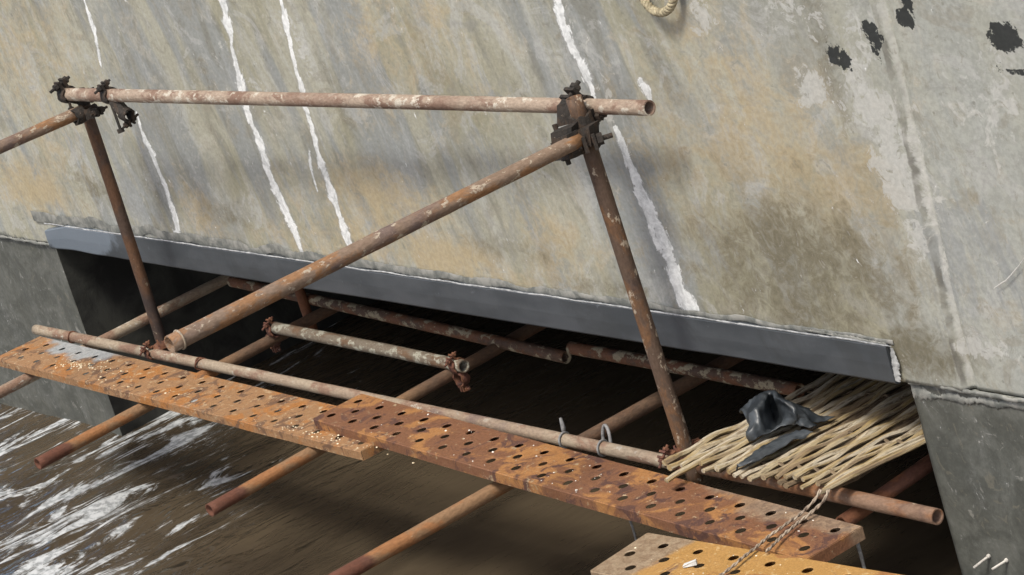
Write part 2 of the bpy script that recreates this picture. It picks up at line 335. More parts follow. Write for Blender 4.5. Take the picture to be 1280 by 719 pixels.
# stains with a place of their own: (px, py, half width m, half height m, slant, strength) in each channel
ST = {'m_tan': [(930,200,.7,.40,0,.42),(450,300,.9,.14,.2,.46),(30,230,.5,.14,.1,.6),(60,60,.4,.4,.2,.38),(500,60,.5,.3,.2,.36),(40,235,.35,.10,.2,.75),(20,90,.35,.5,.2,.42),(250,265,.16,.14,.2,.55),(480,250,.42,.16,.3,.62),(560,320,.34,.10,.3,.72),(440,290,.2,.12,.2,.6),(690,310,.25,.16,.2,.5),(960,190,.40,.26,0,.55),(1050,240,.28,.22,0,.55),(900,90,.35,.3,.2,.38),(530,20,.25,.3,.3,.42),(1080,195,.10,.07,0,.6),(610,350,.3,.06,0,.6)],
      'm_grey': [(185,150,.22,.5,.3,.6),(310,160,.3,.6,.3,.45),(640,235,.20,.25,.3,.55),(170,250,.2,.16,.3,.7),(790,250,.14,.5,.25,.7),(620,120,.5,.12,.2,.42),(1200,330,.35,.3,.1,.5),(890,300,.2,.2,.2,.5),(480,180,.4,.15,.2,.45),(100,180,.3,.08,.1,.5),(1130,60,.3,.3,0,.25)],
      'm_olive': [(1000,340,.50,.30,0,.62),(900,330,.3,.2,0,.4),(290,270,.25,.07,.1,.5),(130,240,.2,.08,.1,.5),(640,310,.3,.06,.1,.45),(400,330,.3,.03,0,.5),(760,360,.3,.04,0,.45),(420,120,.05,.4,.3,.35),(240,60,.05,.4,.3,.35),(820,60,.06,.3,.2,.35),(1010,350,.36,.17,0,.62),(1060,300,.2,.16,0,.5),(940,380,.2,.06,0,.45),(1030,60,.06,.5,.1,.45),(1150,440,.22,.10,0,.7),(700,25,.10,.2,.3,.3),(540,80,.1,.3,.3,.3),(100,230,.1,.1,0,.4),(1200,200,.2,.2,0,.2)],
      'm_pale': [(1110,180,.16,.35,.28,.62),(1080,60,.12,.25,.2,.5),(1150,300,.08,.3,.28,.55),(1010,110,.08,.10,0,.55),(990,20,.2,.12,.1,.5),(880,20,.08,.1,0,.5),(1230,120,.3,.3,0,.45),(300,100,.25,.3,.3,.40),(380,60,.15,.3,.3,.42),(760,140,.10,.10,0,.5),(560,230,.1,.2,.3,.35),(740,80,.06,.3,.3,.45),(820,400,.4,.025,0,.5),(1230,440,.3,.06,0,.5)],
      'm_black': [(1048,70,.050,.046,.25,.95),(1089,42,.038,.050,.25,.95),(1093,62,.015,.06,.25,.8),(1125,27,.042,.036,.1,.95),(1127,4,.028,.035,.1,.85),(1249,50,.066,.048,0,.98),(1262,93,.10,.010,0,.78),(1240,88,.03,.02,0,.6),(1062,88,.05,.012,0,.6)],
      'm_wet': []}
def pxr(L): return [wpt(a, b) for a, b in L]
YF = D-.006
DR = [([(100,-20),(108,10),(122,50),(130,92)], [.014,.012,.024,.008]),
      ([(170,140),(183,175),(205,230),(219,272),(224,298)], [.008,.024,.020,.026,.038]),
      ([(274,-20),(284,30),(292,70),(305,115),(315,150),(328,192),(345,235),(365,280),(380,322)], [.026,.034,.022,.038,.028,.044,.034,.036,.022]),
      ([(343,-10),(355,25),(368,75),(380,130),(392,170),(408,225),(425,270),(446,330)], [.010,.020,.024,.022,.022,.030,.038,.034]),
      ([(690,-20),(700,15),(715,55),(730,90),(741,122)], [.036,.050,.032,.042,.010]),
      ([(768,160),(790,215),(808,262),(830,300),(845,345),(862,386)], [.020,.055,.050,.060,.040,.060])]
DR += [([(708,30),(722,75),(733,100)], [.008,.014,.008]), ([(716,60),(728,92)], [.010,.008]), ([(386,190),(398,240)], [.010,.008]), ([(796,240),(812,290),(836,330)], [.014,.020,.012]), ([(838,330),(848,372)], [.022,.018]), ([(856,374),(872,388)], [.035,.035]), ([(194,200),(200,215)], [.012,.008]), ([(804,103),(808,112),(811,124)], [.018,.024,.018])]
def masks(X, Z):
    out = {}
    for ch, L in ST.items():
        A = np.zeros_like(X)
        for (px, py, a, b, s, k) in L:
            cx, cz = wpt(px, py); dz = Z-cz; dx = X-cx+dz*s
            A = np.maximum(A, k*np.exp(-((dx/a)**2+(dz/b)**2)**(2 if ch == 'm_black' else 1)*.7))
        out[ch] = A
    ln = ZB + .01 + .10*(fbm(X*3, X*0+3, 3)-.5)
    dr = np.zeros_like(X)
    for di, (p, w_) in enumerate(DR):
        q = pxr(p); w_ = [v_*(.52 if di == 5 else .64 if di < 5 else .75) for v_ in w_]
        for i in range(len(q)-1):
            ax, az = q[i]; bx, bz = q[i+1]; ddx, ddz = bx-ax, bz-az; L2 = ddx*ddx+ddz*ddz
            t = np.clip(((X-ax)*ddx+(Z-az)*ddz)/L2, 0, 1); wob = .022*(fbm(Z*8+di*7, Z*0+3, 3)-.5)*2
            ds = np.hypot(X+wob-ax-t*ddx, Z-az-t*ddz); wd = (w_[i]+(w_[i+1]-w_[i])*t)*(.35+1.35*fbm(Z*15+ax*9+di*7, X*0+8, 3)); dr = np.maximum(dr, np.clip(1-ds/(wd*1.7), 0, 1))
    out['m_drip'] = dr
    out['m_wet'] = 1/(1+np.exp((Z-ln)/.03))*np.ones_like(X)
    return out
XL, XR = -3.722, 1.836
def grid_face(name, x0, x1, z0, z1, d, y, yback, parent, relief=1.):
    nx = int((x1-x0)/d)+1; nz = int((z1-z0)/d)+1
    X, Z = np.meshgrid(np.linspace(x0, x1, nx), np.linspace(z0, z1, nz), indexing='ij')
    Yd = .016*(fbm(X*1.1, Z*1.1, 3)-.5) + .005*(fbm(X*6+Z*1.2+5, Z*3, 3)-.5) + .0015*(fbm(X*30, Z*30, 3)-.5)
    # raised formwork seam with a step, running down the right part of the face
    ax, az = wpt(1090, 0); bx, bz = wpt(1193, 440); sx = ax + (Z-az)*(bx-ax)/(bz-az) + .012*(fbm(Z*7, Z*0+9, 3)-.5)
    t = X-sx
    if relief == 1.: Yd += relief*(-.010*np.exp(-(t/.013)**2) + .020/(1+np.exp(-t/.006)) + .010*np.exp(-((t-.022)/.010)**2))
    Y = y + Yd*relief
    e = np.minimum(np.minimum(X-x0, x1-X), np.minimum(Z-z0, z1-Z))
    V = np.stack([X, Y, Z], -1).reshape(-1, 3).tolist(); idx = np.arange(nx*nz).reshape(nx, nz)
    F = np.stack([idx[:-1, :-1], idx[1:, :-1], idx[1:, 1:], idx[:-1, 1:]], -1).reshape(-1, 4).tolist()
    # body behind the face
    ring = list(idx[:, 0]) + list(idx[-1, 1:]) + list(idx[-2::-1, -1]) + list(idx[0, -2:0:-1])
    b = len(V); V += [(V[i][0], yback, V[i][2]) for i in ring]; n = len(ring)
    F += [[int(ring[i]), b+i, b+(i+1) % n, int(ring[(i+1) % n])] for i in range(n)]
    c0 = len(V); V += [(x0, yback, z0), (x1, yback, z0), (x1, yback, z1), (x0, yback, z1)]; F.append([c0, c0+1, c0+2, c0+3])
    P = parent.location
    V = [(a[0]-P.x, a[1]-P.y, a[2]-P.z) for a in V]
    o = link(name, V, F, CONC, parent, True)
    mk = masks(X, Z)
    for ch, A in mk.items():
        at = o.data.attributes.new(ch, 'FLOAT', 'POINT'); full = np.zeros(len(V), dtype=np.float32); full[:nx*nz] = A.reshape(-1)
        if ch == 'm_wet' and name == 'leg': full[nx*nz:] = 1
        at.data.foreach_set('value', full)
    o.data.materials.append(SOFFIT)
    for p in o.data.polygons[(nx-1)*(nz-1):]:      # undersides and reveals take the painted shade colour; weathered concrete everywhere else
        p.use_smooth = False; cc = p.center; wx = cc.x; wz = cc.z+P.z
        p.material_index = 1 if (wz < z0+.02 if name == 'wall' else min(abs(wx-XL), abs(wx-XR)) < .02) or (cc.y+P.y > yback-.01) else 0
    return o
grid_face('wall', -4.985, 5.6, ZB+.004, 2.45, .012, D, 4.2, root)
grid_face('leg', -4.975, XL, -1.3, ZB-.002, .016, D+.012, 4.15, root, .55)
grid_face('leg', XR, 5.55, -1.3, ZB-.002, .016, D+.012, 4.15, root, .55)
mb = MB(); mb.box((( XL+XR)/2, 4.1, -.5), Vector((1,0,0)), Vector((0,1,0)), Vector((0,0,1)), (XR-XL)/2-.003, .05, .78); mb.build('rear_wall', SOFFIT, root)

# slate grey strip along the lower edge: wavy sheet with thickness
def strip():
    xa, xb = -3.70, 1.806; n = 220; V = []; F = []
    for i in range(n+1):
        t = i/n; x = xa+(xb-xa)*t
        zb = ZB + .004*(vn(np.array(x*5.), np.array(1.))-.5) + (.004*max(0, 1-t*6))*math.sin(x*14) + .0
        zt = .400 + .011*t + .004*(float(vn(np.array(x*7.), np.array(5.)))-.5) - .035*max(0, 1-t*25)
        yo = D-.020
        xo = x + (.02 if i == n else 0)
        V += [(x, yo+.010, zb-.004), (x, yo+.004, zb), (x, yo, zb+.006), (x, yo-.002, (zb+zt)/2), (x, yo, zt-.004), (x, yo+.005, zt), (x, D+.012, zt+.002), (x, D+.02, zb-.004)]
    for i in range(n):
        for k in range(8): F.append((i*8+k, i*8+(k+1) % 8, i*8+8+(k+1) % 8, i*8+8+k))
    F += [tuple(range(8))[::-1], tuple(range(n*8, n*8+8))]
    P = root.location; link('edge_strip', [(a[0]-P.x, a[1]-P.y, a[2]-P.z) for a in V], F, STRIP, root, False)
strip()
def ribbon(pts, wid, y, th, ns=90, jag=.35, name='mortar_drip', mat=MORTAR, seed=0., step=.004, gaps=0.):
    # ragged run of mortar on the face: centre line pts [(x,z)], half widths wid
    P = []; pts = [Vector((a, b)) for a, b in pts]
    for i in range(len(pts)-1):
        L = (pts[i+1]-pts[i]).length; k = max(2, int(L/step))
        for j in range(k): P.append((pts[i].lerp(pts[i+1], j/k), wid[i]+(wid[i+1]-wid[i])*j/k))
    P.append((pts[-1], wid[-1])); V = []; F = []
    def nz(a, b): return mnoise.noise(Vector((a, b, seed)))
    for i, (p, w_) in enumerate(P):
        tdir = (P[min(i+1, len(P)-1)][0]-P[max(i-1, 0)][0]).normalized(); nrm = Vector((tdir.y, -tdir.x))
        s = i*step; off = nz(s*6, 1)*w_*1.2 + nz(s*60, 4)*w_*.15
        g = 1 if nz(s*14, 33) > -1+gaps*1.0 else .12
        lo = 1+.5*nz(s*5, 51); wl = w_*g*lo*(1+jag*(nz(s*15, 7)*1.1+nz(s*ns, 9)*.8+nz(s*ns*2.3, 29)*.9)); wr_ = w_*g*lo*(1+jag*(nz(s*13, 17)*1.1+nz(s*ns, 19)*.8+nz(s*ns*2.1, 39)*.9))
        wl = max(wl, .0006); wr_ = max(wr_, .0006); h = th*(.6+.6*abs(nz(s*30, 2)))
        for q, hh in ((-wl, 0), (-wl*.8, h*.8), (0, h), (wr_*.8, h*.8), (wr_, 0)):
            c = p + nrm*(q+off); V.append((c.x, y-hh, c.y))
    for i in range(len(P)-1):
        for k in range(4): F.append((i*5+k, i*5+k+1, i*5+6+k, i*5+5+k))
    R_ = root.location; return link(name, [(a[0]-R_.x, a[1]-R_.y, a[2]-R_.z) for a in V], F, mat, root, True)
# mortar lip above the strip: grey ragged bed and a thin whitish bead
def lipline(o0, o1, x0=-3.8, x1=1.83, k=14):
    return [(x0+(x1-x0)*i/k, (.400+.011*i/k) + o0+(o1-o0)*i/k) for i in range(k+1)]
ribbon(lipline(.026, .008), [.026-.018*i/14 for i in range(15)], D-.006, .0022, ns=30, jag=.22, name='mortar_bed', mat=LIP, seed=3, step=.01)
ribbon(lipline(.002, .001, x0=-3.68), [.0030]*15, D-.016, .004, jag=.6, name='mortar_bead', mat=plain('pale_bead', (.20, .21, .22), (.40, .41, .42), 30), seed=8, step=.01, gaps=.55)
ribbon(pxr([(790,403),(840,405),(880,408),(950,414)]), [.006,.010,.008,.004], D-.008, .008, jag=.9, name='mortar_bead', seed=12, gaps=.3)
ribbon(pxr([(1010,410),(1050,417),(1090,424),(1112,428)]), [.003,.007,.006,.004], D-.014, .003, jag=.9, name='mortar_bead', mat=LIP, seed=14, gaps=.6)
ribbon(pxr([(1119,432),(1121,452),(1126,474)]), [.005,.016,.012], D-.014, .006, jag=.7, name='mortar_bead', mat=plain('grey_bead', (.20,.21,.21), (.40,.41,.41), 30), seed=15)
# ragged ledge between slab and the darker legs
for (xa, xb, sd) in ((XR+.005, 4.5, 1), (-4.97, XL, 2)):
    ribbon([(xa+(xb-xa)*i/12, ZB+.003) for i in range(13)], [.007]*13, D+.001, .006, jag=.8, name='mortar_bed', mat=LIP, seed=20+sd, step=.01)
ribbon([wpt(1138, 490), wpt(1170, 498), wpt(1200, 500), wpt(1285, 512)], [.028,.014,.012,.010], D+.010, .006, jag=.9, name='mortar_bead', mat=LIP, seed=31, gaps=.2)
# small pale patch and scratches
ribbon(pxr([(1240,362),(1255,352),(1270,335),(1282,318)]), [.0012,.0015,.0015,.001], D+.008, .001, jag=.8, name='mortar_drip', mat=plain('pale_scratch', (.4,.4,.38), (.5,.5,.48)), seed=36)
for (a, b) in (((1217,710),(1240,692)), ((1240,712),(1262,698))):
    p = onY(*a, D-.035); q = onY(*b, D+.02); mb = MB(); mb.cyl(p, q, .0042, 8); mb.cyl(q-(q-p)*.25, q-(q-p)*.12, .007, 8); mb.build('tie_pin', plain('bright_pin', (.35,.33,.30), (.6,.58,.54), 40, .5), root, True)
# twisted ring hanging on the face
rg = onY(820, -19, D-.03); mb = MB()
R0 = .085
for st in range(3):
    pts = []
    for i in range(121):
        t = 2*math.pi*i/120; tw = t*13+st*2.094; rr_ = R0+.0075*math.cos(tw)
        pts.append(Vector((rg.x+rr_*math.cos(t), rg.y+.0075*math.sin(tw)+.012*math.sin(t), rg.z+rr_*math.sin(t))))
    mb.path(pts, .0072, 7)
mb.cyl((rg.x, rg.y-.005, rg.z+.085), (rg.x, D+.05, rg.z+.10), .012, 10)
o = mb.build_at('wire_ring', plain('straw_cable', (.20,.17,.11), (.42,.37,.25), 40, .7), rg, True)
tag(o, 'twisted tan wire ring hanging on the concrete face at the top', 'ring')

# ------------------------------------------------------------------ scaffold tubes
def tube(p, q, r, mat, label, group, r2=None, bend=.003, seed=0):
    p = Vector(p); q = Vector(q); L = (q-p).length; a = (q-p).normalized(); r2 = r if r2 is None else r2
    n = 24; m = max(8, int(L/.04)); V = []; F = []
    for i in range(m+1):
        t = i/m; z = L*t; b = bend*math.sin(math.pi*t); R = r+(r2-r)*t
        for k in range(n):
            c = 2*math.pi*k/n; e = mnoise.noise(Vector((math.cos(c)*2+seed*9, math.sin(c)*2, z*14)))*.0009 + mnoise.noise(Vector((math.cos(c)+seed, math.sin(c)*1, z*4)))*.0008
            V.append(((R+e)*math.cos(c)+b, (R+e)*math.sin(c), z))
    for i in range(m):
        for k in range(n): F.append((i*n+k, i*n+(k+1) % n, (i+1)*n+(k+1) % n, (i+1)*n+k))
    for end, s in ((0, 1), (m, -1)):
        R = (r if end == 0 else r2)-.0042; z0 = 0 if end == 0 else L
        b1 = len(V); V += [(R*math.cos(2*math.pi*k/n), R*math.sin(2*math.pi*k/n), z0) for k in range(n)]
        b2 = len(V); V += [(R*math.cos(2*math.pi*k/n), R*math.sin(2*math.pi*k/n), z0+s*min(.45, L*.4)) for k in range(n)]
        for k in range(n):
            k2 = (k+1) % n
            q1 = (end*n+k, end*n+k2, b1+k2, b1+k); q2 = (b1+k, b1+k2, b2+k2, b2+k)
            if s == 1: q1 = q1[::-1]; q2 = q2[::-1]
            F += [q1, q2]
        F.append(tuple(range(b2, b2+n)))
    o = link('scaffold_tube', V, F, mat, None, True, loc=p, rot=a.to_track_quat('Z', 'Y'))
    me = o.data
    for f in me.polygons[-(4*n+2):]: f.use_smooth = f.index % 1 == 0 and abs(f.normal.z) < .5
    return tag(o, label, 'tube', group)
G = 'scaffold tubes'
p1b = onY(205, 436, .05); p1t = onY(99, 112, .03)
post1 = tube((p1b.x, .05, -.03), (p1t.x, .03, p1t.z), .0245, T_POST, 'dark brown upright tube at the left, between the pale rail and the perforated planks', G, seed=1)
p2b = onY(858, 570, .05); p2t = onY(717, 122, .03)
post2 = tube((p2b.x+.01, .05, p2b.z-.09), (p2t.x, .03, p2t.z), .0262, T_POST2, 'rusty upright tube beside the bamboo mat with flaked pale patches near its top clamp', G, seed=2)
ra = onY(79, 118, -.025); rb = onY(812, 135, .115)
rail = tube(ra, rb, .0262, T_RAIL, 'pale pinkish horizontal rail tube crossing the concrete face, open at its right end', G, seed=3, r2=.0245)
bb0 = onY(722, 176, -.03); ba = onZ(212, 431, bb0.z); bb = onZ(724, 175, bb0.z)
brace = tube(ba, bb, .0268, T_BRACE, 'long brown tube reaching out over the planks from the black clamp cluster', G, r2=.0245, seed=4)
m = MB(); axc = (bb-ba).normalized(); xa_ = axc.orthogonal().normalized(); ya_ = axc.cross(xa_)
m.path([ba+axc*.035+(xa_*math.cos(q)+ya_*math.sin(q))*.0278 for q in np.linspace(0, 6.283, 41)], .0035, 6)
col_ = m.build_at('end_collar', T_LEDG, ba, True); wm = Matrix.LocRotScale(brace.location, brace.rotation_quaternion, (1, 1, 1)); col_.parent = brace; col_.matrix_parent_inverse = wm.inverted()
lb = onY(103, 139, -.01); la = onZ(-240, 290, lb.z)
tube(la, lb, .0255, T_BRACE, 'brown tube leaving at the left edge, fixed under the end of the pale rail', G, seed=5)
tube(onY(45, 412, 0), onY(838, 578, 0), .0222, T_LEDG, 'long tan ledger tube lying along the back edge of the planks', G, seed=6, bend=.006)
tube(onY(838, 575, .004)+Vector((.16,0,0)), onY(1172, 646, .004), .0245, T_OUT2, 'ledger tube end poking out to the right from under the bamboo mat, open end dark', G, seed=7)
def trans(pa, pb, z, mat, label, ext=0., seed=0, r=.0245):
    a = onZ(*pa, z); b = onZ(*pb, z); b = b+(b-a).normalized()*ext
    return tube(a, b, r, mat, label, G, seed=seed)
trans((-90, 536), (270, 355), -.05, T_LEDG, 'cross tube at the far left edge, its yellowish end just showing under the plank', .5, 8)
trans((47, 580), (340, 425), -.05, T_OUT, 'orange cross tube with dark red tip, leftmost of the open ends over the water', .35, 9)
trans((262, 638), (578, 460), -.05, T_OUT, 'orange cross tube with red tip ending over open water below the overlap of two planks', .5, 10)
trans((415, 727), (890, 462), -.05, T_OUT, 'long orange cross tube running out of the bottom edge of the picture', .4, 11, .026)
trans((1052, 655), (1165, 578), -.055, T_RED, 'dark red cross tube beneath the bamboo mat, beside the right concrete leg', .5, 12)
tube(onY(345, 410, .35), onY(580, 458, .34), .0245, T_IN, 'mortar crusted short tube inside the opening, clamped at both ends', G, seed=13)
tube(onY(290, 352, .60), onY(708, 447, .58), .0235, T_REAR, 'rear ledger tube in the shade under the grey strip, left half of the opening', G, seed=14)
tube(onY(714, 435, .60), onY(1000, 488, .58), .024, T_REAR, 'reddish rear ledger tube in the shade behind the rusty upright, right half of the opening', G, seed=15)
hp = onY(382, 385, .56); tube((hp.x, hp.y, hp.z-.10), (hp.x, hp.y, ZB+.02), .022, T_RED, 'dark red vertical stub hanging from the soffit behind the crusted short tube', G, seed=16)

# ------------------------------------------------------------------ couplers
def coupler(loc, a1, r1, a2, r2, label, mat, open1, sz=1., plate=False, off=None):
    loc = Vector(loc); t = empty('scaffold_clamp', loc, label, 'clamp', 'scaffold clamps')
    P2 = loc + (Vector(off) if off is not None else Vector((0, 0, 0)))
    for (c, ax, r, od) in ((loc, a1, r1, open1), (P2, a2, r2, -Vector(open1))):
        ax = Vector(ax).normalized(); od = Vector(od); od = (od-ax*od.dot(ax)).normalized(); sd = ax.cross(od); hw = .024*sz; m = MB()
        n = 26; Rin = r+.0012; Ro = r+.0085*sz; ring = []
        for i in range(n+1):
            t_ = math.radians(20+320*i/n); d = od*math.cos(t_)+sd*math.sin(t_); wv = 1+.12*math.sin(i*1.3)
            jit = random.uniform(-.0006, .0006)
            ring.append([c+d*Rin-ax*hw*wv, c+d*(Ro+jit)-ax*hw*wv, c+d*(Ro+.002+jit), c+d*(Ro+jit)+ax*hw*wv, c+d*Rin+ax*hw*wv])
        V = [v for rr_ in ring for v in rr_]; F = [(i*5+k, i*5+(k+1) % 5, i*5+5+(k+1) % 5, i*5+5+k) for i in range(n) for k in range(5)]
        F += [(0,1,2,3,4)[::-1], tuple(range(n*5, n*5+5))]; m.add(V, F)
        for s in (-1, 1):
            m.box(c+od*(Ro+.012*sz)+sd*s*(.0115*sz), ax, od, sd, .019*sz, .019*sz, .0045*sz, .0007)
        m.build('clamp_band', mat, t, False)
        m = MB(); pc = c+od*(Ro+.016*sz)
        m.cyl(pc-sd*.045*sz, pc+sd*.055*sz, .0062*sz, 10)
        m.cyl(pc+sd*.018*sz, pc+sd*.032*sz, .0145*sz, 6); m.cyl(pc-sd*.032*sz, pc-sd*.020*sz, .0145*sz, 6)
        m.build('bolt', mat, t, False)
    m = MB(); d = (P2-loc); mid = loc+d*.5
    if d.length > .01:
        z_ = d.normalized(); x_ = z_.orthogonal().normalized(); m.box(mid, x_, z_.cross(x_), z_, .022*sz, .022*sz, max(.004, d.length/2-min(r1, r2)), .002); m.build('swivel_plate', mat, t)
    if plate:
        m = MB()
        for k in range(3):
            v = Vector([random.uniform(-.03, .03) for _ in range(3)])
            m.box(loc+d*.5+v+Vector((0, -.02, 0)), Vector((1, .3*k, .2)).normalized(), Vector((-.2*k, 1, .1)).normalized(), Vector((.1, .2, 1)).normalized(), .028*sz, .018*sz, .026*sz, .005)
        m.build('cover_plate', mat, t)
    return t
X = Vector((1, 0, 0)); Yv = Vector((0, 1, 0)); Zv = Vector((0, 0, 1))
axr = (rb-ra).normalized(); axb = (bb-ba).normalized(); ax2 = (Vector((p2t.x, .03, p2t.z))-Vector((p2b.x+.01, .05, p2b.z-.09))).normalized()
def at_on(p, q, t): return p+(q-p)*t
c1 = ra+axr*.03
coupler(ra+axr*.035, axr, .0262, Zv, .0245, 'black clamp joining the left end of the pale rail to the dark upright', CLAMP, (.15, -.25, 1), 1.05, False, Vector((p1t.x+.012, .034, ra.z-.035))-(ra+axr*.035))
coupler(onY(113, 140, .0), Zv, .026, (lb-la), .0255, 'dark clamp just under the rail holding the tube that leaves at the left edge', CLAMP, (1, .2, -.1), .9, False, Vector((-.02, -.045, .0)))
def rail_at(px):
    best = min((abs((onP.x)-0), 0) for onP in [Vector((0,0,0))]); 
    lo, hi = 0., 1.
    for _ in range(40):
        mid = (lo+hi)/2; p = ra+(rb-ra)*mid; v = np.array(p)-CAM; sx = 640+FPX*v.dot(rt)/v.dot(fw)
        if sx < px: lo = mid
        else: hi = mid
    return ra+(rb-ra)*lo
hc = rail_at(137)
t = coupler(hc, axr, .026, Vector((.75, .1, -.25)), .020, 'loose dark clamp hanging open on the rail beside the left upright', CLAMP, (.1, -.3, 1), .85, False, Vector((.085, -.0, -.075)))
m = MB(); m.cyl(hc+Vector((.03,-.02,-.03)), hc+Vector((.055,-.03,-.135)), .0062, 8); m.cyl(hc+Vector((.052,-.03,-.125)), hc+Vector((.055,-.03,-.142)), .015, 6); m.build('bolt', CLAMP, t)
cl = onY(733, 160, .0)
coupler(rail_at(727)+Vector((0, -.0, 0)), axr, .0255, ax2, .0262, 'upper black clamp of the cluster where the pale rail crosses the flaked upright', CLAMP, (.2, -.5, .8), 1.25, True, onY(728, 155, .03)-rail_at(727))
coupler(onY(735, 172, .03), ax2, .0262, axb, .0245, 'lower black clamp of the cluster gripping the long outreaching brown tube', CLAMP, (.9, -.6, .1), 1.35, True, onY(716, 182, -.035)-onY(735, 172, .03))
coupler(onY(190, 441, 0), X, .0225, Zv, .0245, 'red brown clamp on the tan ledger tube at the foot of the dark upright', CLAMPR, (-.1, -.5, .8), .75, False, Vector((.045, .05, .03)))
coupler(onY(842, 575, .0), X, .0245, ax2, .0262, 'red brown clamp at the foot of the flaked upright beside the mat', CLAMPR, (-.2, -.6, .6), .8, False, onY(856, 562, .05)-onY(842, 575, 0))
coupler(onY(343, 412, .35), X, .0245, Yv, .0245, 'dark red clamp at the left end of the crusted short tube', CLAMPR, (0, -.4, .8), .72, False, Vector((-.04, 0, -.05)))
coupler(onY(572, 457, .34), X, .0245, Yv, .0245, 'dark red clamp at the right end of the crusted short tube', CLAMPR, (0, -.4, .8), .72, False, Vector((-.0, 0, -.05)))
for px, lab in ((91, 'thin rusty band round the far left end of the tan ledger tube'), (250, 'thin rusty band round the tan ledger tube just right of the brace foot')):
    c = onY(px, 413+(px-50)*.2089, 0); m = MB(); m.path([c+Vector((.004*math.sin(3*t_), .0238*math.cos(t_), .0238*math.sin(t_))) for t_ in np.linspace(0, 6.283, 33)], .0035, 6)
    if px == 250: m.path([c+Vector((.03*math.cos(t_/2), .0238*math.cos(t_), .0238*math.sin(t_))) for t_ in np.linspace(0, 6.283, 33)], .0035, 6)
    tag(m.build_at('tie_band', CLAMPR, c, True), lab, 'band', 'rusty bands on the ledger')
for px, lab, tall in ((704, 'dark wire tie knotted round the ledger tube behind the brown plank', .045), (752, 'light wire loop standing up behind the ledger tube, left of the flaked upright', .075)):
    c = onY(px, 413+(px-50)*.2089, 0); m = MB()
    m.path([c+Vector((.012*math.sin(t_*.5), .0262*math.cos(t_), .0262*math.sin(t_))) for t_ in np.linspace(-1.2, 5.3, 30)], .004, 6)
    if tall < .06: m.path([c+Vector((0, .01, .022)), c+Vector((.004, .012, .04)), c+Vector((.001, .014, .03+tall))], [.007, .009, .005], 7)
    else: m.path([c+Vector((-.022+.02*(1-math.cos(t_)), .03+.01*math.sin(t_), .015+.048*math.sin(t_))) for t_ in np.linspace(-.3, 3.4, 20)], .006, 7)
    tag(m.build_at('wire_tie', WIRE, c, True), lab, 'wire tie', 'wire ties on the ledger')

